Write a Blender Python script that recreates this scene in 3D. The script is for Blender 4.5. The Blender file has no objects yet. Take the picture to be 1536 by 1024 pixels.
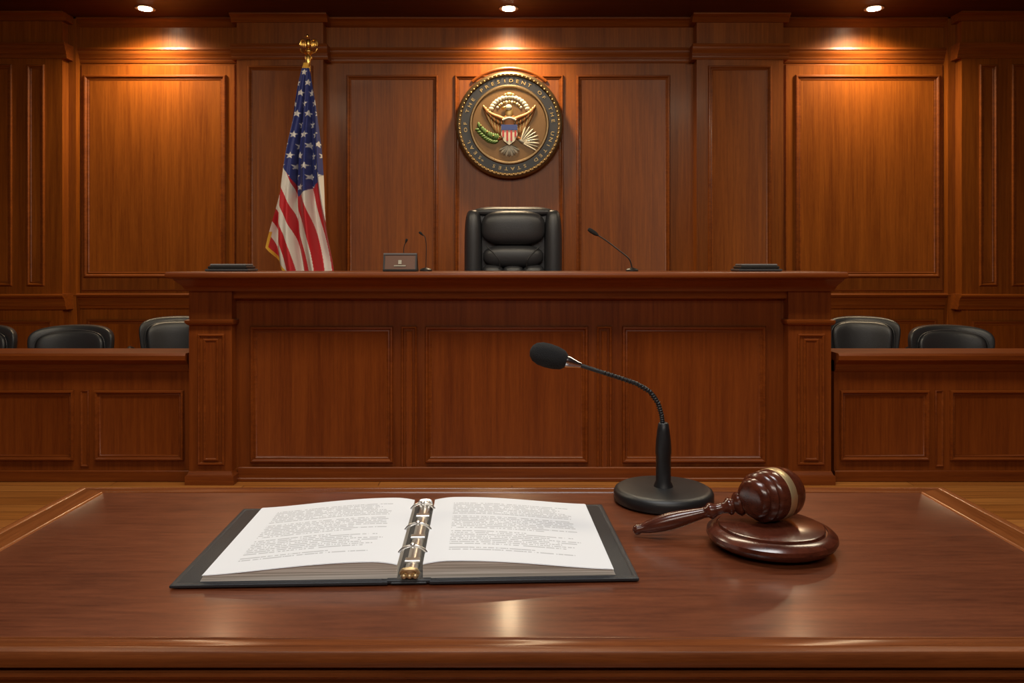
import bpy, bmesh, math, random
from mathutils import Matrix, Vector
random.seed(4)
D=bpy.data; C=bpy.context; S=C.scene
try:
    S.view_settings.view_transform='Standard'
    S.view_settings.look='None'
except Exception as e: print(e)

# ---------------------------------------------------------------- materials
def newmat(name):
    m=D.materials.new(name); m.use_nodes=True
    nt=m.node_tree; b=nt.nodes['Principled BSDF']
    return m,nt,b
def plain(name,col,rough=.5,metal=0,coat=0,emit=None,es=0,bump=0,bscale=200,spec=.5):
    m,nt,b=newmat(name)
    b.inputs['Base Color'].default_value=(*col,1); b.inputs['Roughness'].default_value=rough
    b.inputs['Metallic'].default_value=metal; b.inputs['Coat Weight'].default_value=coat
    b.inputs['Specular IOR Level'].default_value=spec
    if emit: b.inputs['Emission Color'].default_value=(*emit,1); b.inputs['Emission Strength'].default_value=es
    tc=nt.nodes.new('ShaderNodeTexCoord'); n=nt.nodes.new('ShaderNodeTexNoise')
    n.inputs['Scale'].default_value=bscale; n.inputs['Detail'].default_value=3
    nt.links.new(tc.outputs['Object'],n.inputs['Vector'])
    if bump:
        bp=nt.nodes.new('ShaderNodeBump'); bp.inputs['Strength'].default_value=bump; bp.inputs['Distance'].default_value=.002
        nt.links.new(n.outputs['Fac'],bp.inputs['Height']); nt.links.new(bp.outputs['Normal'],b.inputs['Normal'])
    return m
def wood(name,dark,light,axis='z',rough=.40,coat=.06,fine=70,slow=1.2,bump=.06,crough=.18,spec=.28):
    m,nt,b=newmat(name); L=nt.links.new
    tc=nt.nodes.new('ShaderNodeTexCoord')
    def mp(f,s):
        n=nt.nodes.new('ShaderNodeMapping')
        n.inputs['Scale'].default_value={'x':(s,f,f),'y':(f,s,f),'z':(f,f,s)}[axis]
        L(tc.outputs['Object'],n.inputs['Vector']); return n
    def noise(v,det,dist=0):
        n=nt.nodes.new('ShaderNodeTexNoise'); n.inputs['Scale'].default_value=1
        n.inputs['Detail'].default_value=det; n.inputs['Distortion'].default_value=dist
        L(v.outputs['Vector'],n.inputs['Vector']); return n
    a=noise(mp(fine*.16,slow*.45),6,.6); c=noise(mp(fine,slow*2),5); e=noise(mp(fine*5,slow*14),3)
    r=nt.nodes.new('ShaderNodeMath'); r.operation='MULTIPLY_ADD'; L(c.outputs['Fac'],r.inputs[0]); r.inputs[1].default_value=.45
    r2=nt.nodes.new('ShaderNodeMath'); r2.operation='MULTIPLY'; L(a.outputs['Fac'],r2.inputs[0]); r2.inputs[1].default_value=.40
    L(r2.outputs[0],r.inputs[2])
    r3=nt.nodes.new('ShaderNodeMath'); r3.operation='MULTIPLY_ADD'; L(e.outputs['Fac'],r3.inputs[0]); r3.inputs[1].default_value=.25; L(r.outputs[0],r3.inputs[2])
    cr=nt.nodes.new('ShaderNodeValToRGB'); cr.color_ramp.elements[0].position=.38; cr.color_ramp.elements[1].position=.72
    cr.color_ramp.elements[0].color=(*dark,1); cr.color_ramp.elements[1].color=(*light,1)
    L(r3.outputs[0],cr.inputs[0]); L(cr.outputs[0],b.inputs['Base Color'])
    bp=nt.nodes.new('ShaderNodeBump'); bp.inputs['Strength'].default_value=bump; bp.inputs['Distance'].default_value=.001
    L(r3.outputs[0],bp.inputs['Height']); L(bp.outputs['Normal'],b.inputs['Normal'])
    b.inputs['Roughness'].default_value=rough; b.inputs['Coat Weight'].default_value=coat; b.inputs['Coat Roughness'].default_value=crough
    b.inputs['Specular IOR Level'].default_value=spec
    return m
DK=(.145,.034,.0035); LT=(.30,.086,.009)
WZ=wood('cherry_wood_vertical',DK,LT,'z'); WX=wood('cherry_wood_horizontal',(.13,.029,.004),(.26,.070,.009),'x',coat=.12)
BDK=(.110,.0215,.003); BLT=(.215,.052,.007)
BZ=wood('bench_wood_vertical',BDK,BLT,'z'); BX=wood('bench_wood_horizontal',BDK,BLT,'x',coat=.2)
TX=wood('table_wood_field',(.070,.0145,.005),(.210,.058,.022),'x',rough=.33,coat=.5,fine=150,slow=8,bump=.08,crough=.16,spec=.45)
TBX=wood('table_border_long',(.10,.025,.007),(.24,.070,.019),'x',rough=.24,coat=.4,fine=120,slow=3)
TBY=wood('table_border_side',(.15,.040,.009),(.33,.105,.028),'y',rough=.24,coat=.4,fine=120,slow=3)
GW=wood('gavel_rosewood',(.035,.008,.005),(.13,.030,.014),'x',rough=.22,coat=.4,fine=120,slow=12,bump=.02,spec=.5)
CEIL=wood('ceiling_wood',(.05,.012,.004),(.10,.025,.008),'x',rough=.5,coat=.05)
LEA=plain('black_leather',(.026,.027,.031),.36,bump=.5,bscale=260)
LEAB=plain('binder_leather',(.022,.025,.030),.42,bump=.4,bscale=900)
BLK=plain('black_plastic',(.012,.012,.013),.38,bump=.15,bscale=1500)
FOAM=plain('foam_windscreen',(.012,.012,.013),.95,bump=1.0,bscale=900)
CHR=plain('chrome',(.62,.62,.64),.2,1)
RNG=plain('ring_metal',(.86,.85,.82),.28,1)
GOLD=plain('gold_metal',(.80,.52,.16),.3,1)
BAND=plain('brass_band',(.72,.55,.30),.38,.75)
BRZ=plain('bronze',(.165,.088,.032),.45,.4,bump=.5,bscale=60)
BRZL=plain('bronze_rim',(.20,.135,.07),.38,.8)
GOLDD=plain('dull_gold',(.42,.29,.12),.4,.7)
ENA=plain('dark_enamel',(.014,.014,.018),.4)
WHT=plain('ivory_enamel',(.60,.56,.45),.45)
RED=plain('red_enamel',(.42,.02,.02),.4); BLU=plain('blue_enamel',(.02,.04,.2),.4)
GRN=plain('green_enamel',(.08,.15,.035),.5); FEA=plain('feather_brown',(.34,.14,.045),.45,.3)
SIL=plain('silver_grey',(.35,.33,.27),.4,.4)
EMI=plain('lamp_lens',(1,1,1),.4,emit=(1,.83,.6),es=30)
TRIM=plain('lamp_trim',(.5,.4,.3),.3,.8)
DARKG=plain('dark_grey_plastic',(.04,.04,.045),.35)
GREYP=plain('grey_plastic',(.16,.16,.17),.3)
NAMEM=plain('nameplate_bronze',(.12,.06,.04),.4,.3)
WALLP=wood('side_wall_wood',DK,LT,'z')

# ---------------------------------------------------------------- mesh builder
class MB:
    def __init__(s): s.v=[];s.f=[];s.m=[];s.mats=[];s.M=Matrix()
    def mi(s,m):
        if m not in s.mats: s.mats.append(m)
        return s.mats.index(m)
    def add(s,vs,fs,mat):
        o=len(s.v)
        for v in vs: s.v.append(tuple(s.M@Vector(v)))
        for i,f in enumerate(fs):
            s.f.append([o+k for k in f]); s.m.append(s.mi(mat[i] if isinstance(mat,list) else mat))
    def loft(s,levels,mat,plane='z',cap0=True,cap1=True,capmat=None):
        # levels (a0,a1,b0,b1,c): nested rectangles
        vs=[];fs=[];ms=[]
        for a0,a1,b0,b1,c in levels:
            q=[(a0,b0),(a1,b0),(a1,b1),(a0,b1)]
            vs+=[(a,b,c) if plane=='z' else ((a,c,b) if plane=='y' else (c,a,b)) for a,b in q]
        for i in range(len(levels)-1):
            for k in range(4):
                fs.append([4*i+k,4*i+(k+1)%4,4*i+4+(k+1)%4,4*i+4+k])
                mm=mat[i] if isinstance(mat,list) else mat
                ms.append(mm[k%2] if isinstance(mm,tuple) else mm)
        base=mat[0] if isinstance(mat,list) else mat
        if isinstance(base,tuple): base=base[0]
        if cap0: fs.append([3,2,1,0]); ms.append(base)
        n=4*(len(levels)-1)
        if cap1: fs.append([n,n+1,n+2,n+3]); ms.append(capmat or base)
        s.add(vs,fs,ms)
    def box(s,x0,x1,y0,y1,z0,z1,m,b=0):
        if b: L=[(x0+b,x1-b,y0+b,y1-b,z0),(x0,x1,y0,y1,z0+b),(x0,x1,y0,y1,z1-b),(x0+b,x1-b,y0+b,y1-b,z1)]
        else: L=[(x0,x1,y0,y1,z0),(x0,x1,y0,y1,z1)]
        s.loft(L,m)
    def panel(s,x0,x1,z0,z1,y,mat,prof=None,fill=None,k=1):
        prof=prof or [(0,.004),(0,-.010),(.005,-.017),(.013,-.018),(.019,-.012),(.022,-.006),(.030,-.008),(.036,-.003),(.040,-.002)]
        s.loft([(x0+i*k,x1-i*k,z0+i*k,z1-i*k,y+d) for i,d in prof],mat,'y',capmat=fill)
    def prismx(s,x0,x1,pts,m):
        n=len(pts); vs=[(x0,y,z) for y,z in pts]+[(x1,y,z) for y,z in pts]
        fs=[[i,(i+1)%n,n+(i+1)%n,n+i] for i in range(n)]+[list(range(n))[::-1],list(range(n,2*n))]
        s.add(vs,fs,m)
    def prismy(s,pts,y0,y1,m):
        n=len(pts); vs=[(x,y0,z) for x,z in pts]+[(x,y1,z) for x,z in pts]
        fs=[[i,(i+1)%n,n+(i+1)%n,n+i] for i in range(n)]+[list(range(n))[::-1],list(range(n,2*n))]
        s.add(vs,fs,m)
    def lathe(s,prof,o,axis,m,seg=40):
        q=Vector((0,0,1)).rotation_difference(Vector(axis).normalized()).to_matrix()
        vs=[];fs=[];ms=[]
        for r,h in prof:
            for k in range(seg):
                a=2*math.pi*k/seg
                vs.append(tuple(Vector(o)+q@Vector((r*math.cos(a),r*math.sin(a),h))))
        for i in range(len(prof)-1):
            for k in range(seg):
                fs.append([i*seg+k,i*seg+(k+1)%seg,(i+1)*seg+(k+1)%seg,(i+1)*seg+k])
                ms.append(m[i] if isinstance(m,list) else m)
        fs.append(list(range(seg))[::-1]); ms.append(m[0] if isinstance(m,list) else m)
        fs.append([(len(prof)-1)*seg+k for k in range(seg)]); ms.append(m[-1] if isinstance(m,list) else m)
        s.add(vs,fs,ms)
    def sup(s,c,r,m,e1=1,e2=1,rot=None,nu=28,nv=16):
        R=rot or Matrix.Identity(3); vs=[];fs=[]
        p=lambda t,e: math.copysign(abs(t)**e,t)
        for j in range(nv+1):
            v=-math.pi/2+math.pi*j/nv
            for i in range(nu):
                u=2*math.pi*i/nu
                q=Vector((r[0]*p(math.cos(v),e1)*p(math.cos(u),e2),r[1]*p(math.cos(v),e1)*p(math.sin(u),e2),r[2]*p(math.sin(v),e1)))
                vs.append(tuple(Vector(c)+R@q))
        for j in range(nv):
            for i in range(nu):
                fs.append([j*nu+i,j*nu+(i+1)%nu,(j+1)*nu+(i+1)%nu,(j+1)*nu+i])
        s.add(vs,fs,m)
    def tube(s,pts,rad,m,seg=12,sub=8,smooth=True):
        P=[Vector(p) for p in pts]
        if smooth and len(P)>2:
            Q=[]
            for i in range(len(P)-1):
                p0=P[max(i-1,0)];p1=P[i];p2=P[i+1];p3=P[min(i+2,len(P)-1)]
                for k in range(sub):
                    t=k/sub
                    Q.append(.5*((2*p1)+(p2-p0)*t+(2*p0-5*p1+4*p2-p3)*t*t+(3*p1-p0-3*p2+p3)*t**3))
            Q.append(P[-1]); P=Q
        n=len(P); vs=[];fs=[]; up=None
        for i,p in enumerate(P):
            t=(P[min(i+1,n-1)]-P[max(i-1,0)]).normalized()
            if up is None: up=t.orthogonal().normalized()
            up=(up-t*up.dot(t)).normalized(); w=t.cross(up)
            r=rad(i/(n-1)) if callable(rad) else rad
            for k in range(seg):
                a=2*math.pi*k/seg; vs.append(tuple(p+up*r*math.cos(a)+w*r*math.sin(a)))
        for i in range(n-1):
            for k in range(seg): fs.append([i*seg+k,i*seg+(k+1)%seg,(i+1)*seg+(k+1)%seg,(i+1)*seg+k])
        fs.append(list(range(seg))[::-1]); fs.append([(n-1)*seg+k for k in range(seg)])
        s.add(vs,fs,m)
    def build(s,name,angle=38,recalc=True,loc=(0,0,0),rz=0,parent=None):
        me=D.meshes.new(name); me.from_pydata(s.v,[],s.f); me.update()
        for m in s.mats: me.materials.append(m)
        me.polygons.foreach_set('material_index',s.m)
        if recalc:
            bm=bmesh.new(); bm.from_mesh(me); bmesh.ops.recalc_face_normals(bm,faces=bm.faces); bm.to_mesh(me); bm.free()
        me.polygons.foreach_set('use_smooth',[True]*len(me.polygons))
        me.set_sharp_from_angle(angle=math.radians(angle))
        o=D.objects.new(name,me); C.collection.objects.link(o); o.location=loc; o.rotation_euler=(0,0,rz)
        if parent: o.parent=parent
        return o

# ---------------------------------------------------------------- room shell
CZ=3.17; WYb=6.60
# floor planks
m,nt,b=newmat('floor_planks'); L=nt.links.new
tc=nt.nodes.new('ShaderNodeTexCoord'); br=nt.nodes.new('ShaderNodeTexBrick')
br.inputs['Scale'].default_value=1; br.inputs['Brick Width'].default_value=1.4; br.inputs['Row Height'].default_value=.11
br.inputs['Mortar Size'].default_value=.002; br.inputs['Color1'].default_value=(.48,.19,.045,1); br.inputs['Color2'].default_value=(.37,.13,.027,1)
br.inputs['Mortar'].default_value=(.05,.015,.005,1)
L(tc.outputs['Object'],br.inputs['Vector'])
mp=nt.nodes.new('ShaderNodeMapping'); mp.inputs['Scale'].default_value=(2,50,50); L(tc.outputs['Object'],mp.inputs['Vector'])
nz=nt.nodes.new('ShaderNodeTexNoise'); nz.inputs['Scale'].default_value=1; nz.inputs['Detail'].default_value=6; L(mp.outputs[0],nz.inputs['Vector'])
mx=nt.nodes.new('ShaderNodeMix'); mx.data_type='RGBA'; mx.blend_type='MULTIPLY'; mx.inputs[0].default_value=.6
cr=nt.nodes.new('ShaderNodeValToRGB'); cr.color_ramp.elements[0].position=.3; cr.color_ramp.elements[1].position=.65; cr.color_ramp.elements[0].color=(.4,.4,.4,1)
L(nz.outputs['Fac'],cr.inputs[0]); L(br.outputs['Color'],mx.inputs[6]); L(cr.outputs[0],mx.inputs[7]); L(mx.outputs[2],b.inputs['Base Color'])
b.inputs['Roughness'].default_value=.35
FLOOR=m
q=MB(); q.box(-5.3,5.3,-3,6.8,-.1,0,FLOOR); q.build('floor')
q=MB(); q.box(-5.3,5.3,-3,6.8,CZ,CZ+.1,CEIL)
q.build('ceiling')
q=MB(); q.box(-5.3,-5.2,-3,6.8,0,CZ,WALLP); q.build('wall_left')
q=MB(); q.box(5.2,5.3,-3,6.8,0,CZ,WALLP); q.build('wall_right')
q=MB(); q.box(-5.2,5.2,-3.1,-3,0,CZ,WALLP); q.build('wall_front')

# back wall with panels and pilasters
q=MB(); q.box(-5.2,5.2,WYb,WYb+.1,0,CZ,WZ); q.build('wall_back')
PIL=[(-2.23,-1.53,.12),(1.496,2.198,.12),(-5.2,-3.62,.16),(3.62,5.2,.16)]
SUB=[[(-2.138,-1.61)],[(1.588,2.10)],[(-3.90,-3.76),(-5.1,-4.02)],[(3.76,3.90),(4.02,5.1)]]
WS=[[(-2.13,-1.62)],[(1.59,2.1)],[(-5.1,-4.4),(-4.3,-3.7)],[(3.7,4.3),(4.4,5.1)]]
for i,(a,c,d) in enumerate(PIL):
    q=MB(); q.box(a,c,WYb-d,WYb,0,CZ,WZ)
    for p,r in SUB[i]: q.panel(p,r,.98,2.76,WYb-d,WX,fill=WZ)
    for p,r in WS[i]: q.panel(p,r,.2,.70,WYb-d,WX,fill=WZ)
    q.build('trim_pilaster_%d'%(i+1))
q=MB()
q.box(-3.62,-3.56,WYb-.07,WYb,0,CZ,WZ); q.build('trim_return_1')
q=MB()
q.box(3.56,3.62,WYb-.07,WYb,0,CZ,WZ); q.build('trim_return_2')
k=0
def wallpanel(a,c,z0,z1,y,**kw):
    global k; k+=1
    q=MB(); q.panel(a,c,z0,z1,y,WX,**kw); q.build('trim_panel_%d'%k)
for a,c,z0,z1 in [(-3.55,-2.28,.935,2.80),(2.25,3.55,.935,2.80)]:
    wallpanel(a,c,z0,z1,WYb,prof=[(0,.0),(0,-.008),(.006,-.012),(.012,-.010)],fill=WZ)
for a,c in [(-3.525,-2.354),(2.332,3.52)]: wallpanel(a,c,1.045,2.711,WYb-.010,fill=WZ,k=1.25)
for a,c in [(-1.364,-.61),(-.473,.4235),(.5335,1.3035)]: wallpanel(a,c,.98,2.711,WYb,fill=WZ)
for a,c in [(-3.5,-2.93),(-2.87,-2.3),(-1.4,-.75),(-.65,0),(.1,.7),(.8,1.4),(2.28,2.87),(2.93,3.5)]: wallpanel(a,c,.2,.70,WYb,fill=WZ)
# cornices & rails (follow pilaster breaks)
def run(name,prof,mat=WX):
    q=MB(); segs=[(-5.2,5.2,0)]+[(a-(.0 if a<-5 else .04),c+(.0 if c>5 else .04),d) for a,c,d in PIL]
    for a,c,d in segs:
        q.prismx(a,c,[(WYb if p==0 else WYb-d-p,z) for p,z in prof],mat)
    return q.build(name)
run('trim_cornice',[(0,2.93),(.045,2.93),(.048,2.912),(.040,2.905),(.038,2.888),(.030,2.872),(.022,2.860),(.020,2.845),(.013,2.84),(.013,2.825),(.006,2.81),(0,2.81)])
run('trim_crown',[(0,CZ),(.07,CZ),(.07,3.158),(.05,3.150),(.03,3.135),(.02,3.12),(.012,3.11),(0,3.105)],WX)
run('trim_chair_rail',[(0,.915),(.065,.915),(.072,.905),(.066,.89),(.050,.885),(.04,.865),(.03,.85),(.03,.82),(.02,.81),(.014,.79),(0,.79)])
run('baseboard_back',[(0,.14),(.02,.14),(.03,.12),(.03,.001),(0,.001)])
# arched moulding above the seal + backing board
SX,SZ=-.022,2.293
q=MB()
arc=[(SX+.475*math.cos(math.radians(t)),WYb-.012,SZ+.475*math.sin(math.radians(t))) for t in range(50,131,4)]
q.tube(arc,.013,WX,seg=8,smooth=False)
pts=[(SX+.475*math.cos(math.radians(t)),SZ+.475*math.sin(math.radians(t))) for t in range(50,131,4)]
q.prismy(pts,WYb-.010,WYb+.0,WZ)
q.lathe([(.425,0),(.425,.0255)],(SX,WYb,SZ),(0,-1,0),WZ,64)
q.build('trim_arch')

# downlights
for x in (-2.8875,-.026,2.85):
    q=MB(); y=6.30
    q.lathe([(.052,-.004),(.075,-.006),(.078,0)],(x,y,CZ-.001),(0,0,1),TRIM,32)
    q.lathe([(.050,-.010),(.050,-.005)],(x,y,CZ-.001),(0,0,1),EMI,32)
    q.build('recessed_downlight')
    l=D.lights.new('downlight_beam','SPOT'); l.energy=165 if x*x>1 else 150; l.color=(1,.75,.45); l.spot_size=math.radians(152); l.spot_blend=.8; l.shadow_soft_size=.08
    o=D.objects.new('downlight_beam',l); C.collection.objects.link(o); o.location=(x,y,CZ-.03)
# unseen area lights added as general fill, in front of the bench
def area(x,y,sx,sy,e,col=(1,.9,.78),rx=0):
    l=D.lights.new('added_fill_light','AREA'); l.shape='RECTANGLE'; l.size=sx; l.size_y=sy; l.energy=e; l.color=col
    o=D.objects.new('added_fill_light',l); C.collection.objects.link(o); o.location=(x,y,CZ-.04); o.rotation_euler=(math.radians(rx),0,0)
for x in (-1.9,0,1.9): area(x,3.0,1.0,.5,38,col=(1,.85,.62),rx=12)
area(0,.75,1.2,.5,30,col=(.98,.98,.98))  # added fill over the table, brightens the binder pages
area(0,-1.6,2.8,.7,75,col=(1,.9,.78),rx=42)  # added fill from behind the camera, lifts front faces and page edges

# ---------------------------------------------------------------- seal
q=MB(); SO=.029; c=(SX,WYb-SO,SZ); ax=(0,-1,0)
q.lathe([(.44,.0),(.44,.03),(.43,.045),(.415,.05),(.402,.045),(.396,.034),(.396,.030)],c,ax,BRZL,96)
q.lathe([(.395,0),(.395,.034)],c,ax,ENA,96)
q.lathe([(.325,.02),(.325,.044),(.318,.05),(.308,.05),(.300,.042),(.298,.036)],c,ax,BRZL,96)
q.lathe([(.298,.0),(.298,.037)],c,ax,BRZ,96)
for k in range(72):
    a=2*math.pi*k/72
    q.sup((SX+.407*math.cos(a),WYb-SO-.048,SZ+.407*math.sin(a)),(.008,.008,.008),GOLDD,nu=8,nv=6)
cache={}
def glyph(ch):
    if ch in cache: return cache[ch]
    cu=D.curves.new('g','FONT'); cu.body=ch; cu.size=1; cu.extrude=.06; cu.align_x='CENTER'; cu.resolution_u=2
    o=D.objects.new('g',cu); C.collection.objects.link(o); C.view_layer.update()
    me=o.evaluated_get(C.evaluated_depsgraph_get()).to_mesh()
    r=([tuple(v.co) for v in me.vertices],[list(p.vertices) for p in me.polygons])
    D.objects.remove(o); cache[ch]=r; return r
def ringtext(txt,a0,a1,rad,size):
    n=len(txt)
    for i,ch in enumerate(txt):
        if ch==' ': continue
        a=math.radians(a0+(a1-a0)*i/(n-1))
        vs,fs=glyph(ch)
        up=Vector((math.cos(a),0,math.sin(a)))
        rt=Vector((up.z,0,-up.x))
        pos=Vector((SX,WYb-SO-.036,SZ))+up*rad
        q.add([tuple(pos+rt*(v[0]*size*1.35)+up*((v[1]-.35)*size)+Vector((0,-1,0))*v[2]*size) for v in vs],fs,GOLDD)
ringtext('SEAL OF THE PRESIDENT OF THE UNITED STATES *',228,-132+5,.360,.038)
def P(dx,dz,y=.045): return (SX+dx*.0055,WYb-y-SO+.004,SZ+dz*.0055)   # seal relief, 5.5 mm module
def leaf(x0,z0,x1,z1,w,mat,t=.012,y=.045):
    a=math.atan2(z1-z0,x1-x0); ln=math.hypot(x1-x0,z1-z0)/2*.0055
    q.sup(P((x0+x1)/2,(z0+z1)/2,y),(ln,t,w*.0055),mat,rot=Matrix.Rotation(-a,3,'Y'),nu=14,nv=8)
for s in (-1,1):
    arm=[(5,6),(14,10),(24,14),(32,19),(38,26)]
    q.tube([P(s*x,z,.05) for x,z in arm],lambda t:.022-.010*t,FEA,seg=10)
    for k in range(12):
        t=k/11; x=6+32*t; z=6+19*t*t
        ln=20+6*math.sin(t*2.6)
        leaf(s*x,z,s*(x+ln*.10-ln*.50*t),z-ln,2.2,FEA if k%2 else GOLDD,.011,.043)
    for k in range(11):
        t=k/10; x=6+30*t; z=7+18*t*t
        leaf(s*x,z,s*(x-1-3*t),z-11,1.8,BRZL if k%2 else FEA,.012,.052)
    for k in range(4): leaf(s*(36-k*3),22-k*2,s*(39-k*3),29-k*3,1.8,GOLDD,.012,.05)
    leaf(s*4,-16,s*19,-23,2.6,FEA,.014)
for k in range(15):
    a=math.radians(18+144*k/14)
    q.sup(P(28*math.cos(a),16+25*math.sin(a),.042),(.022,.014,.018),WHT,nu=12,nv=8)
for k in range(11):
    a=math.radians(30+120*k/10)
    q.sup(P(20*math.cos(a),17+17*math.sin(a),.042),(.012,.010,.012),GOLDD if k%2 else WHT,nu=10,nv=8)
leaf(0,6,0,27,6,GOLDD,.02,.048); q.sup(P(-1,25,.055),(.028,.02,.026),WHT,nu=14,nv=10); leaf(-4,26,-12,23,2,GOLD,.012,.060)
leaf(0,41,0,48,6,GOLDD,.012); leaf(-5,42,-7,46,3,GOLDD,.01); leaf(5,42,7,46,3,GOLDD,.01)
leaf(0,-8,0,16,11,FEA,.022,.046); q.tube([P(-10,6,.066),P(0,9,.07),P(10,6,.066)],.010,WHT,seg=8)
# shield
YS=WYb-SO
sh=[(-12,-1),(-12,-16),(-8,-25),(0,-31),(8,-25),(12,-16),(12,-1)]
q.prismy([(SX+x*.0055,SZ+z*.0055) for x,z in sh],YS-.071,YS-.026,WHT)
for k in range(4):
    x=-9+6*k; zb=-25 if abs(x)<5 else -19
    q.box(SX+(x-1.4)*.0055,SX+(x+1.4)*.0055,YS-.074,YS-.066,SZ+zb*.0055,SZ-9*.0055,RED)
q.box(SX-12*.0055,SX+12*.0055,YS-.075,YS-.066,SZ-9*.0055,SZ-1*.0055,BLU)
for k in range(9):     # tail
    a=math.radians(-90+(k-4)*15); leaf(0,-30,16*math.cos(a)*1.1,-30+18*math.sin(a),2.6,WHT if k%2 else SIL)
q.tube([P(-14,-22),P(-28,-27),P(-38,-20),P(-45,-6)],.005,GRN,seg=8)
for k in range(10):
    t=k/9; x=-16-28*t; z=-24+17*t*t
    leaf(x,z,x-2,z+11,2.4,GRN); leaf(x,z,x-9+2*t,z-4+3*t,2.3,GRN)
    if k%3==0: q.sup(P(x+2,z+5,.055),(.008,.008,.008),GOLDD,nu=8,nv=6)
for k in range(9):
    a=math.radians(-30+k*13); leaf(17,-26,17+28*math.cos(a),-26+27*math.sin(a),1.7,SIL if k%2 else WHT)
leaf(12,-20,24,-29,3,SIL)
q.build('presidential_seal')

# ---------------------------------------------------------------- judge bench
q=MB(); F=4.28
q.box(-1.66,1.64,F,F+.12,0,1.03,BZ)
q.box(-1.66,-1.58,F+.05,4.95,0,1.03,BZ); q.box(1.56,1.64,F+.05,4.95,0,1.03,BZ)
q.loft([(-1.66,1.64,4.30,4.66,.96),(-1.70,1.68,4.235,4.68,.975),(-1.70,1.68,4.225,4.68,1.02)],BX)
q.loft([(-1.705,1.685,4.19,4.70,1.015),(-1.715,1.69,4.18,4.70,1.03),(-1.718,1.693,4.16,4.71,1.045),(-1.73,1.70,4.13,4.72,1.062),
        (-1.74,1.705,4.115,4.73,1.072),(-1.74,1.705,4.10,4.73,1.080),(-1.762,1.712,4.086,4.74,1.084),(-1.772,1.716,4.080,4.75,1.092),(-1.772,1.716,4.080,4.75,1.106),(-1.766,1.71,4.086,4.745,1.116)],BX)
q.box(-1.46,1.44,F-.02,F+.02,0,.075,BX,.004)
q.box(-1.46,1.44,F-.03,F+.02,0,.02,BX,.004)
for a,c in [(-1.398,-.635),(-.464,.4065),(.5885,1.3555)]: q.panel(a,c,.0963,.8247,F,BX,fill=BZ,k=.9)
for a,c in [(-.592,-.507),(.453,.533)]:
    q.panel(a,c,.03,.8247,F,BX,prof=[(0,.004),(0,-.010),(.004,-.014),(.010,-.012),(.014,-.003)],fill=BZ)
    q.panel(a+.025,c-.025,.05,.80,F-.004,BX,prof=[(0,.004),(0,-.004),(.003,-.007),(.007,-.006)],fill=BZ)
for a,c in [(-1.708,-1.463),(1.442,1.687)]:
    q.box(a+.010,c-.010,4.205,F+.1,0,1.02,BZ)
    q.loft([(a+.012,c-.008,4.197,4.34,.835),(a+.002,c+.002,4.187,4.34,.842),(a-.004,c+.004,4.180,4.34,.852),(a-.004,c+.004,4.180,4.34,.862),(a+.01,c-.01,4.2,4.34,.868)],BX)
    q.loft([(a-.004,c+.006,4.185,4.34,0),(a-.004,c+.006,4.185,4.34,.045),(a+.006,c-.004,4.192,4.34,.055),(a+.012,c-.01,4.2,4.34,.07)],BX)
    q.panel(a+.058,c-.047,.103,.79,4.205,BX,prof=[(0,.004),(0,-.008),(.004,-.013),(.010,-.011),(.014,-.003)],fill=BZ)
    q.panel(a+.088,c-.077,.125,.765,4.201,BX,prof=[(0,.004),(0,-.004),(.004,-.009),(.010,-.008),(.014,-.003)],fill=BZ)
q.build('judge_bench')
q=MB(); q.box(-1.575,1.555,4.42,6.1,0.001,.32,BX,.004); q.build('judge_platform')

# ---------------------------------------------------------------- jury boxes
def jbox(s):
    q=MB(); F=4.26
    X=lambda a,c:(min(s*a,s*c),max(s*a,s*c))
    a,c=X(1.715,5.19)
    q.box(a,c,F,F+.12,.001,.645,BZ)
    q.loft([(a,c,F-.004,F+.13,.585),(a,c,F-.018,F+.14,.60),(a,c,F-.024,F+.15,.625),(a,c,F-.050,F+.17,.645),(a,c,F-.062,F+.19,.652),(a,c,F-.064,F+.20,.676),(a,c,F-.056,F+.195,.6875)],BX)
    q.box(a,c,F-.014,F+.01,.001,.06,BX,.004)
    x=1.745
    for k in range(6):
        w=.474
        p,r=X(x,x+w); q.panel(p,r,.1128,.4855,F,BX,fill=BZ,k=.8)
        if k<5:
            p,r=X(x+w+.033,x+w+.077); q.panel(p,r,.08,.4855,F,BX,prof=[(0,.004),(0,-.006),(.004,-.008),(.010,-.002)],fill=BZ)
        x+=w+.11
    q.build('jury_box')
jbox(-1); jbox(1)

# ---------------------------------------------------------------- chairs
def star_base(q,h):
    q.lathe([(.03,.06),(.03,.2),(.02,.2),(.02,h)],(0,0,0),(0,0,1),CHR,20)
    for k in range(5):
        a=2*math.pi*k/5+.3; dx,dy=math.cos(a),math.sin(a)
        q.tube([(0,0,.10),(.15*dx,.15*dy,.095),(.29*dx,.29*dy,.07)],lambda t:.024-.010*t,BLK,seg=10)
        q.lathe([(.026,-.02),(.028,-.012),(.028,.012),(.026,.02)],(.29*dx,.29*dy,.028),(-dy,dx,0),BLK,16)
q=MB()
star_base(q,.42); q.box(-.12,.12,-.12,.12,.40,.43,BLK,.005)
q.sup((0,-.03,.48),(.27,.27,.06),LEA,.5,.4); q.sup((0,-.08,.525),(.235,.22,.04),LEA,.7,.45)
q.sup((0,.215,.86),(.317,.055,.348),LEA,.34,.45,nu=48,nv=40)
for s in (-1,1):
    q.sup((s*.258,.165,.855),(.058,.080,.330),LEA,.5,.8,nu=32,nv=32)
    q.tube([(s*.30,.15,.62),(s*.325,.0,.69),(s*.325,-.16,.69),(s*.315,-.20,.62),(s*.28,-.16,.46)],.022,BLK,seg=12)
    q.sup((s*.325,-.06,.71),(.035,.14,.02),LEA,.5,.5)
q.sup((0,.150,1.068),(.205,.090,.112),LEA,.65,.6,nu=48,nv=28)
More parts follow.
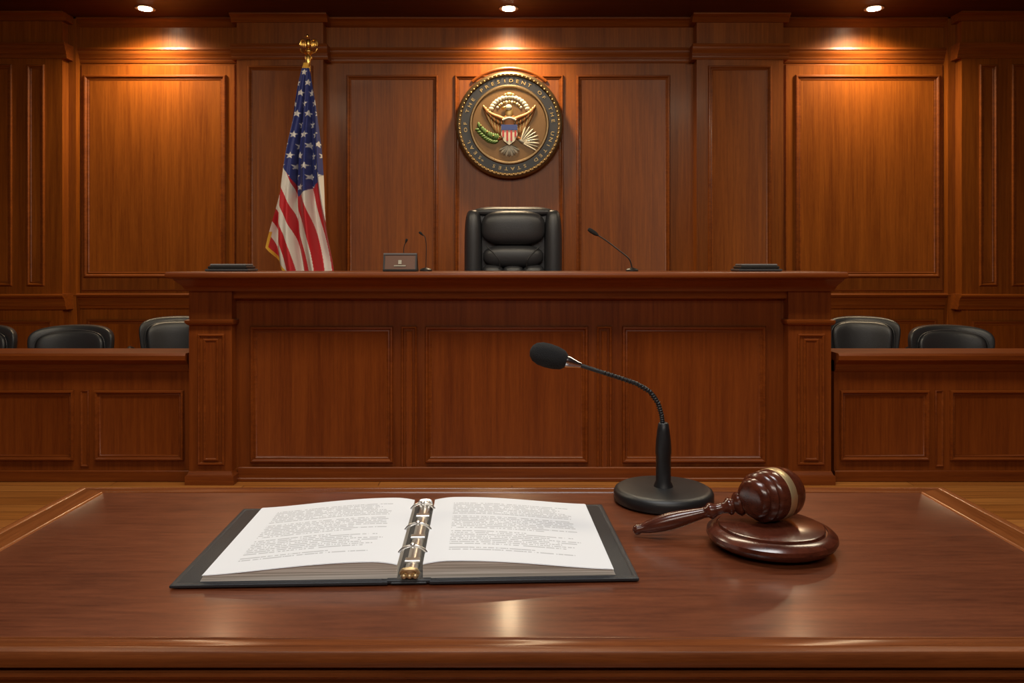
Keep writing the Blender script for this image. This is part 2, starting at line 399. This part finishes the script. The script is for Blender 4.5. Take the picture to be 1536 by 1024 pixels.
q.sup((0,.19,1.172),(.27,.06,.032),LEA,.8,.6,nu=36)
q.sup((0,.150,.885),(.195,.075,.075),LEA,.75,.6,nu=40)
for z in (.775,.665):
    for x in (-.13,0,.13): q.sup((x,.150,z),(.072,.072,.06),LEA,.75,.7)
for s in (-1,1):
    q.tube([(s*.17,.088,.95),(s*.12,.082,.90),(s*.09,.078,.86),(s*.085,.082,.81)],.004,BLK,seg=8)
q.build('judge_chair',angle=70,loc=(.008,5.02,.3205))

def juror_chair(x,y,rz):
    q=MB(); star_base(q,.36); q.box(-.1,.1,-.12,.12,.35,.38,BLK,.005)
    q.sup((0,-.05,.42),(.25,.25,.055),LEA,.5,.4)
    o=len(q.v)
    q.sup((0,.20,.595),(.255,.05,.182),LEA,.38,.5,nu=48,nv=32)
    q.sup((0,.165,.600),(.205,.055,.145),LEA,.5,.5,nu=40,nv=24)
    q.tube([(-.215,.150,.50),(-.215,.15,.64),(-.17,.145,.725),(0,.140,.745),(.17,.145,.725),(.215,.15,.64),(.215,.15,.50)],.006,LEA,seg=8)
    for i in range(o,len(q.v)):
        vx,vy,vz=q.v[i]; t=(vz-.42)/.36
        vx*=(.86+.16*t); vy+=-.10*(vx/.25)**2+.03*t; vz-=.016*(vx/.25)**2*t*1.2
        q.v[i]=(vx,vy,vz)
    for s in (-1,1):
        q.tube([(s*.22,.10,.50),(s*.285,.0,.57),(s*.285,-.12,.57),(s*.27,-.16,.50),(s*.2,-.1,.40)],.017,BLK,seg=10)
    q.build('juror_chair',angle=70,loc=(x,y,.001),rz=rz)
for x,y,r in [(-2.69,4.78,.10),(-3.29,4.78,.1),(-2.36,5.62,.35),(2.68,4.78,-.10),(2.47,5.62,-.35)]:
    juror_chair(x,y,r)

# ---------------------------------------------------------------- flag
U=.00475; FX,FY=-1.449,5.70; ZT=1.16+297*U
q=MB()
q.lathe([(.14,0),(.14,.015),(.12,.03),(.05,.045),(.03,.08),(.022,.10)],(FX,FY,.3205),(0,0,1),GOLD,36)
q.tube([(FX,FY,.36),(FX,FY,2.63)],.013,GOLD,seg=16)
q.lathe([(.012,2.60),(.026,2.615),(.026,2.63),(.014,2.64),(.028,2.655),(.030,2.67),(.012,2.69)],(FX,FY,0),(0,0,1),GOLD,20)
q.sup((FX,FY-.005,2.725),(.016,.018,.036),GOLD,nu=14,nv=10); q.sup((FX-.006,FY-.01,2.775),(.012,.012,.014),GOLD,nu=12,nv=8)
q.lathe([(.006,0),(.001,.016)],(FX-.016,FY-.01,2.774),(-1,0,-.3),GOLD,8)
for s in (-1,1):
    q.tube([(FX+s*.010,FY,2.735),(FX+s*.035,FY,2.752),(FX+s*.055,FY,2.745),(FX+s*.064,FY,2.715)],.007,GOLD,seg=8)
    for k in range(4):
        x=s*(.024+.012*k)
        q.sup((FX+x,FY,2.722),(.006,.005,.028-.003*k),GOLD,nu=10,nv=8)
    q.tube([(FX,FY,2.65),(FX+s*.045,FY,2.665),(FX+s*.06,FY,2.69)],.005,GOLD,seg=8)
pole=q
pole.sup((FX+.002,FY-.02,2.60),(.018,.014,.05),GOLD,nu=14,nv=10)
def interp(t,ks):
    for i in range(len(ks)-1):
        if t<=ks[i+1][0]:
            a=(t-ks[i][0])/(ks[i+1][0]-ks[i][0]); a=max(a,0); return ks[i][1]+(ks[i+1][1]-ks[i][1])*a
    return ks[-1][1]
Lk=[(0,-3),(12,-7),(32,-12),(82,-21),(127,-31),(162,-37),(212,-47),(272,-58),(320,-60),(400,-58)]
Rk=[(0,3),(15,7),(62,16),(122,23),(167,27),(222,32),(302,39),(400,43)]
def star(px,pz,r):
    d=math.hypot(px,pz)
    if d>r: return False
    a=(math.atan2(px,pz)+math.pi/5)%(2*math.pi/5)-math.pi/5
    ri=r*.42; a=abs(a)
    x0,y0=0,r; x1,y1=ri*math.sin(math.pi/5),ri*math.cos(math.pi/5)
    px2,py2=d*math.sin(a),d*math.cos(a)
    return (x1-x0)*(py2-y0)-(y1-y0)*(px2-x0)<0
def flagcol(a,b,u,v):
    # a: units right of pole, b: units below top
    if v>.982 or (u<.03 and b>250) : return (.75,.42,.04)
    if b<8: return (.75,.42,.04)
    x=a+463
    can=(145+(x-427)*1.93) if x<455 else (199-(x-455)*.92)
    if b<can:
        sa=a+ .16*b; row=round((b-14)/15.5)
        ca=(row%2)*8
        col=round((sa-ca)/16)
        dx=(sa-(col*16+ca)); dz=-(b-14-row*15.5)
        if star(dx*1.15,dz,5.6) and b>10: return (.80,.79,.78)
        return (.022,.034,.20)
    sl=.36-.2*(x-404)/100
    s=(x-404)-sl*(b-274)+2.0*math.sin(b*.035+1)
    return (.55,.012,.022) if (s/22.0)%1<.5 else (.80,.77,.72)
nu,nv=150,520
vs=[];cols=[]
for j in range(nv+1):
    v=j/nv
    for i in range(nu+1):
        u=i/nu
        yb=274+(1-(1-u)**1.5)*88
        b=v*yb; l=interp(b,Lk); r=interp(b,Rk)
        a=l+(r-l)*u
        g=min(1,b/160)
        ph=2*math.pi*(2.6*u+.35*math.sin(b*.012))
        dy=-.02+g*(.060*math.sin(ph)+.020*math.sin(ph*2.3+1.3+b*.01))
        da=g*2.2*math.cos(ph)
        vs.append((FX+(a+da*min(u,1-u)*2)*U,FY-.015+dy-.045,ZT-b*U)); cols.append((*flagcol(a,b,u,v),1))
fs=[[j*(nu+1)+i,j*(nu+1)+i+1,(j+1)*(nu+1)+i+1,(j+1)*(nu+1)+i] for j in range(nv) for i in range(nu)]
me=D.meshes.new('flag_cloth'); me.from_pydata(vs,[],fs)
at=me.color_attributes.new('Col','FLOAT_COLOR','POINT'); at.data.foreach_set('color',[c for k in cols for c in k])
me.polygons.foreach_set('use_smooth',[True]*len(me.polygons))
m,nt,b=newmat('flag_fabric'); an=nt.nodes.new('ShaderNodeAttribute'); an.attribute_name='Col'
nt.links.new(an.outputs['Color'],b.inputs['Base Color']); b.inputs['Roughness'].default_value=.6; b.inputs['Sheen Weight'].default_value=.1
me.materials.append(m)
fp=pole.build('american_flag')
fo=D.objects.new('flag_cloth',me); C.collection.objects.link(fo); fo.parent=fp

# ---------------------------------------------------------------- things on the bench
ZB=1.1165
def notebook(x0,x1):
    q=MB(); q.box(x0,x1,4.35,4.52,ZB,ZB+.014,DARKG,.004); q.box(x0+.012,x1-.012,4.36,4.51,ZB+.014,ZB+.030,BLK,.005); q.box(x0+.02,x1-.02,4.37,4.50,ZB+.030,ZB+.041,GREYP,.004); q.build('closed_notebook')
notebook(-1.67,-1.435); notebook(1.235,1.47)
q=MB()
q.box(-.705,-.52,4.36,4.46,ZB,ZB+.012,BLK,.003)
q.prismx(-.70,-.525,[(4.37,ZB+.012),(4.39,ZB+.096),(4.40,ZB+.098),(4.45,ZB+.012)],NAMEM)
q.prismx(-.704,-.696,[(4.366,ZB+.01),(4.386,ZB+.1),(4.404,ZB+.1),(4.454,ZB+.01)],BLK); q.prismx(-.529,-.521,[(4.366,ZB+.01),(4.386,ZB+.1),(4.404,ZB+.1),(4.454,ZB+.01)],BLK)
q.box(-.704,-.521,4.383,4.404,ZB+.092,ZB+.1,GREYP)
q.prismx(-.622,-.604,[(4.372,ZB+.040),(4.377,ZB+.062),(4.382,ZB+.062),(4.380,ZB+.040)],SIL)
q.prismx(-.645,-.581,[(4.369,ZB+.028),(4.370,ZB+.034),(4.382,ZB+.034),(4.380,ZB+.028)],SIL)
q.build('desk_nameplate')
def goose(name,x,y,pts,r,hl):
    q=MB(); q.lathe([(.035,0),(.035,.008),(.028,.014),(.008,.02)],(x,y,ZB),(0,0,1),BLK,24)
    P_=[(px,y,pz) for px,pz in pts]; q.tube([(x,y,ZB+.01)]+P_,r,BLK,seg=10)
    d=(Vector(P_[-1])-Vector(P_[-2])).normalized()
    q.lathe([(r,-.01),(r*2.2,0),(r*3,hl*.2),(r*3.2,hl*.7),(r*2.4,hl*.95),(r*1,hl)],P_[-1],d,FOAM,20)
    q.build(name)
goose('gooseneck_microphone',.675,4.50,[(.672,1.15),(.655,1.19),(.60,1.235),(.535,1.285),(.478,1.322)],.004,.06)
goose('gooseneck_microphone',-.490,4.55,[(-.489,1.18),(-.488,1.26),(-.495,1.31),(-.512,1.325)],.0022,.022)
goose('gooseneck_microphone',-.622,4.60,[(-.622,1.18),(-.622,1.25),(-.610,1.285)],.0022,.018)

# ---------------------------------------------------------------- foreground table
TZ=.76
q=MB()
levels=[(-.742,.742,.862,1.40,TZ-.052),(-.757,.757,.846,1.417,TZ-.048),(-.757,.757,.846,1.417,TZ-.040),(-.766,.766,.836,1.426,TZ-.034),(-.769,.769,.832,1.429,TZ-.030),(-.769,.769,.832,1.429,TZ-.026),
 (-.763,.763,.838,1.423,TZ-.024),(-.763,.763,.838,1.423,TZ-.021),
 (-.772,.772,.828,1.432,TZ-.018),(-.776,.776,.824,1.436,TZ-.012),(-.776,.776,.824,1.436,TZ-.006),(-.773,.773,.827,1.433,TZ-.001),(-.768,.768,.831,1.429,TZ),
 (-.760,.760,.836,1.424,TZ),(-.758,.758,.837,1.423,TZ-.001),(-.756,.756,.838,1.422,TZ),
 (-.722,.722,.852,1.400,TZ),(-.720,.720,.853,1.399,TZ+.0012),(-.716,.716,.8545,1.397,TZ+.0012),(-.713,.713,.856,1.395,TZ-.001),(-.711,.711,.857,1.394,TZ)]
q.loft(levels,[(TBX,TBY)]*(len(levels)-1),'z',capmat=TX)
q.box(-.70,.70,.89,1.37,TZ-.16,TZ-.05,TBX,.003)
for a,c in [(-.70,-.34),(.34,.70)]:
    q.box(a,c,.90,1.36,.04,TZ-.15,TX,.003); q.box(a-.01,c+.01,.89,1.37,.001,.06,TBX,.004)
    for z0,z1 in [(.10,.30),(.33,.58)]:
        q.panel(a+.03,c-.03,z0,z1,.90,TBX,fill=TX,k=.6)
q.build('counsel_table')

# ---------------------------------------------------------------- binder
m,nt,b=newmat('printed_page'); L=nt.links.new
def mth(op,a,c=None):
    n=nt.nodes.new('ShaderNodeMath'); n.operation=op
    for i,x in enumerate((a,c)):
        if x is None: continue
        if isinstance(x,(int,float)): n.inputs[i].default_value=x
        else: L(x,n.inputs[i])
    return n.outputs[0]
uv=nt.nodes.new('ShaderNodeUVMap'); uv.uv_map='UVMap'; sp=nt.nodes.new('ShaderNodeSeparateXYZ'); L(uv.outputs[0],sp.inputs[0])
u,v=sp.outputs[0],sp.outputs[1]
R=38
vl=mth('MULTIPLY',v,R); ln=mth('FLOOR',vl); fr=mth('FRACT',vl)
mask=mth('MULTIPLY',mth('GREATER_THAN',fr,.30),mth('LESS_THAN',fr,.78))
cb=nt.nodes.new('ShaderNodeCombineXYZ'); L(mth('MULTIPLY',u,75),cb.inputs[0]); L(mth('MULTIPLY',ln,7.31),cb.inputs[1])
wn=nt.nodes.new('ShaderNodeTexNoise'); wn.inputs['Scale'].default_value=1; wn.inputs['Detail'].default_value=1; L(cb.outputs[0],wn.inputs['Vector'])
mask=mth('MULTIPLY',mask,mth('GREATER_THAN',wn.outputs['Fac'],.43))
wh=nt.nodes.new('ShaderNodeTexWhiteNoise'); wh.noise_dimensions='1D'; L(ln,wh.inputs['W'])
endu=mth('SUBTRACT',.88,mth('MULTIPLY',mth('POWER',wh.outputs['Value'],3),.35))
mask=mth('MULTIPLY',mask,mth('MULTIPLY',mth('GREATER_THAN',u,.13),mth('LESS_THAN',u,endu)))
mask=mth('MULTIPLY',mask,mth('MULTIPLY',mth('GREATER_THAN',v,.13),mth('LESS_THAN',v,.90)))
md=mth('MODULO',mth('ADD',ln,2),9); mask=mth('MULTIPLY',mask,mth('GREATER_THAN',md,.5))
mx=nt.nodes.new('ShaderNodeMix'); mx.data_type='RGBA'; mx.inputs[6].default_value=(.80,.83,.88,1); mx.inputs[7].default_value=(.50,.52,.56,1)
L(mask,mx.inputs[0]); L(mx.outputs[2],b.inputs['Base Color']); b.inputs['Roughness'].default_value=.6
PAGE=m
m,nt,b=newmat('page_edges'); L=nt.links.new
tc=nt.nodes.new('ShaderNodeTexCoord'); mp=nt.nodes.new('ShaderNodeMapping'); mp.inputs['Scale'].default_value=(3,3,900); L(tc.outputs['Object'],mp.inputs[0])
nz=nt.nodes.new('ShaderNodeTexNoise'); nz.inputs['Scale'].default_value=1; L(mp.outputs[0],nz.inputs['Vector'])
cr=nt.nodes.new('ShaderNodeValToRGB'); cr.color_ramp.elements[0].position=.4; cr.color_ramp.elements[1].position=.6
cr.color_ramp.elements[0].color=(.50,.46,.40,1); cr.color_ramp.elements[1].color=(.92,.88,.82,1); L(nz.outputs['Fac'],cr.inputs[0]); L(cr.outputs[0],b.inputs['Base Color'])
PEDGE=m
RB=math.radians(2.3); BL=(-.1303,.992,TZ+.0015)
bd=D.objects.new('ring_binder',None); C.collection.objects.link(bd); bd.location=BL; bd.rotation_euler=(0,0,RB); bd.empty_display_size=.05
q=MB()
for a,c in [(-.290,-.024),(.028,.290)]:
    q.loft([(a+.001,c-.001,.001,.306,0),(a,c,0,.307,.001),(a,c,0,.307,.0035),(a+.0015,c-.0015,.0015,.3055,.0045),(a+.006,c-.006,.006,.301,.0045),(a+.007,c-.007,.007,.300,.0038),(a+.008,c-.008,.008,.299,.0045)],LEAB)
q.box(-.026,.030,.002,.305,.0005,.0055,LEAB,.0012)
q.box(-.020,.024,.001,.306,.0,.003,LEAB,.001)
q.build('cover',parent=bd)
def th(s): # stack height, s=0 outer, 1 inner
    return .0075+.0135*(math.sin(min(s,.86)/.86*math.pi/2)**1.4)-(.004*((s-.86)/.14)**2 if s>.86 else 0)
def page_side(outer,inner,name):
    q=MB(); N=40; yb,yf=.281,.010
    top=[];
    for i in range(N+1):
        s=i/N; x=outer+(inner-outer)*s; top.append((x,.0047+th(s)))
    slant=.004*(1 if outer<0 else -1)
    vs=[];fs=[]
    for y in (yf,yb):
        for x,z in top: vs.append((x,y,z))
        for x,z in top: vs.append((x-(slant if abs(x-outer)<1e-6 else 0),y-(.001 if y==yf else -.001),.0047))
    n=N+1
    for i in range(N):
        fs+= [[i,i+1,2*n+i+1,2*n+i],[n+i,n+i+1,3*n+i+1,3*n+i],[i,i+1,n+i+1,n+i],[2*n+i,2*n+i+1,3*n+i+1,3*n+i]]
    fs+=[[0,n,3*n,2*n],[N,n+N,3*n+N,2*n+N]]
    q.add(vs,fs,PEDGE); q.build(name+'_stack',parent=bd)
    for kk,(ox,oy,dz) in enumerate([(0,0,.0006),(.0015,-.0012,.0002)]):
        vs=[];uvs=[];fs=[]
        sg=1 if outer<0 else -1
        for j in (0,1):
            for i,(x,z) in enumerate(top):
                vs.append((x-sg*ox*(1-i/N),(yf-.001+oy if j==0 else yb+.001),z+dz)); 
                uu=i/N if outer<0 else 1-i/N; uvs.append((uu,j))
        for i in range(N): fs.append([i,i+1,n+i+1,n+i])
        me=D.meshes.new(name+'_sheet'); me.from_pydata(vs,[],fs); ul=me.uv_layers.new(name='UVMap')
        for l in me.loops: ul.data[l.index].uv=uvs[l.vertex_index]
        me.polygons.foreach_set('use_smooth',[True]*len(fs)); me.materials.append(PAGE)
        o=D.objects.new(name+'_sheet_%d'%kk,me); C.collection.objects.link(o); o.parent=bd
page_side(-.252,-.013,'left_pages'); page_side(.258,.019,'right_pages')
q=MB(); cx=.003
q.prismy([(cx-.0085,.0055),(cx-.008,.009),(cx-.005,.0115),(cx,.0125),(cx+.005,.0115),(cx+.008,.009),(cx+.0085,.0055)],.006,.292,RNG)
for y in (.050,.140,.235):
    pts=[(cx+.0205*math.cos(t),y,.013+.0185*math.sin(t)) for t in [math.pi*(k/16*1.3-.15) for k in range(17)]]
    q.tube(pts,.0019,RNG,seg=10,smooth=False)
    q.box(cx-.010,cx+.010,y-.006,y+.006,.010,.0140,RNG,.001)
    q.sup((cx,y,.0315),(.004,.003,.0035),RNG,nu=12,nv=8)
for y,s,GM in ((.006,-1,BAND),(.288,1,RNG)):
    q.sup((cx,y,.015),(.008,.006,.005),GM,nu=16,nv=10)
    q.tube([(cx-.011,y,.012),(cx-.007,y+s*.004,.018),(cx+.007,y+s*.004,.018),(cx+.011,y,.012)],.0024,GM,seg=8)
    for k in (-1,0,1): q.sup((cx+k*.007,y+s*.002,.010),(.0045,.005,.004),GM,nu=10,nv=8)
q.build('ring_mechanism',parent=bd)

# ---------------------------------------------------------------- desk microphone
q=MB(); mx_,my_=.2545,1.345; Z=TZ+.001
q.lathe([(.074,0),(.080,.001),(.083,.004),(.083,.015),(.081,.0195),(.076,.0225),(.072,.0235),(.030,.0245),(.0,.025)],(mx_,my_,Z),(0,0,1),BLK,72)
q.lathe([(.017,.022),(.016,.026),(.0125,.034),(.0125,.075),(.0135,.082),(.0125,.100),(.0105,.118),(.0085,.130),(.0065,.132)],(mx_,my_,Z),(0,0,1),BLK,36)
neck=[(.2535,.888),(.2515,.905),(.2455,.925),(.232,.944),(.210,.9575),(.180,.968),(.150,.9775),(.122,.9865),(.106,.992)]
q.tube([(x,my_,z) for x,z in neck],.0036,BLK,seg=14,sub=6)
pts=[Vector((x,my_,z)) for x,z in neck]
for i in range(len(pts)-1):
    for k in range(5):
        p=pts[i].lerp(pts[i+1],k/5); d=(pts[i+1]-pts[i]).normalized()
        if i<6: q.lathe([(.0036,-.0014),(.0045,0),(.0036,.0014)],p,d,BLK,14)
d=Vector((-.078,0,.023)).normalized()
q.lathe([(.0045,-.006),(.0055,0),(.0095,.014),(.0105,.020),(.0105,.026)],(.110,my_,.9905),d,[CHR,CHR,CHR,CHR],28)
q.lathe([(.0115,0),(.0165,.006),(.0195,.018),(.0205,.032),(.0195,.045),(.0155,.055),(.009,.061),(.002,.063)],tuple(Vector((.110,my_,.9905))+d*.020),d,FOAM,36)
q.build('desk_microphone',angle=50)

# ---------------------------------------------------------------- sound block + gavel
bx,by=.367,1.133
q=MB()
q.lathe([(.066,0),(.070,.002),(.074,.006)],(bx,by,TZ+.001),(0,0,1),BLK,72)
q.lathe([(.072,.004),(.082,.006),(.087,.010),(.0895,.015),(.0885,.020),(.084,.024),(.078,.0265),(.0755,.027),(.0745,.0255),(.0725,.0255),(.072,.0295),(.070,.0305),(0,.0305)],(bx,by,TZ+.001),(0,0,1),GW,96)
q.build('sound_block',angle=30)
q=MB(); hz=TZ+.0315+.0366; hc=Vector((.373,1.150,hz)); ax=Vector((.84,.54,0)).normalized()
hp=[(.0,-.046),(.018,-.046),(.023,-.044),(.0265,-.041),(.028,-.037),(.0255,-.0345),(.0255,-.033),(.032,-.030),(.0345,-.0265),(.0325,-.0225),(.0295,-.0215),(.0295,-.0195),(.033,-.018),(.0355,-.014),(.0360,-.006),
    (.0361,-.002),(.0365,-.0015),(.0364,.0115),(.0360,.012),(.0354,.022),(.034,.030),(.030,.037),(.023,.042),(.012,.044),(.0,.0445)]
mats=[GW]*24
mats[15]=BAND; mats[16]=BAND; mats[17]=BAND
q.lathe(hp,tuple(hc),tuple(ax),mats,64)
tip=Vector((.177,1.172,TZ+.0085)); st=hc+Vector((-.010,0,-.004))
L_=(tip-st).length
pr=[(.006,0),(.011,.028),(.0165,.038),(.0175,.042),(.014,.047),(.010,.050),(.0125,.054),(.0125,.058),(.0085,.062),(.0075,.070),(.0085,.078),(.0115,.084),(.0115,.088),(.0080,.092),(.0075,.098),(.0095,.115),(.0118,.135),(.0125,.152),(.0115,.170),(.0090,.188),(.0062,.200),(.0075,.205),(.0065,.210),(.002,.213)]
sc=L_/.213
q.lathe([(r,h*sc) for r,h in pr],tuple(st),tuple(tip-st),GW,36)
q.build('gavel',angle=50)

# ---------------------------------------------------------------- camera & world
cam=D.cameras.new('camera'); co=D.objects.new('camera',cam); C.collection.objects.link(co)
co.location=(0,0,1.16); co.rotation_euler=(math.pi/2,0,0)
cam.sensor_width=36; cam.lens=36*1200/1536; cam.shift_y=-117/1536; cam.clip_start=.02
S.camera=co
w=D.worlds.new('world'); S.world=w; w.use_nodes=True
w.node_tree.nodes['Background'].inputs[0].default_value=(1,.9,.8,1); w.node_tree.nodes['Background'].inputs[1].default_value=.2
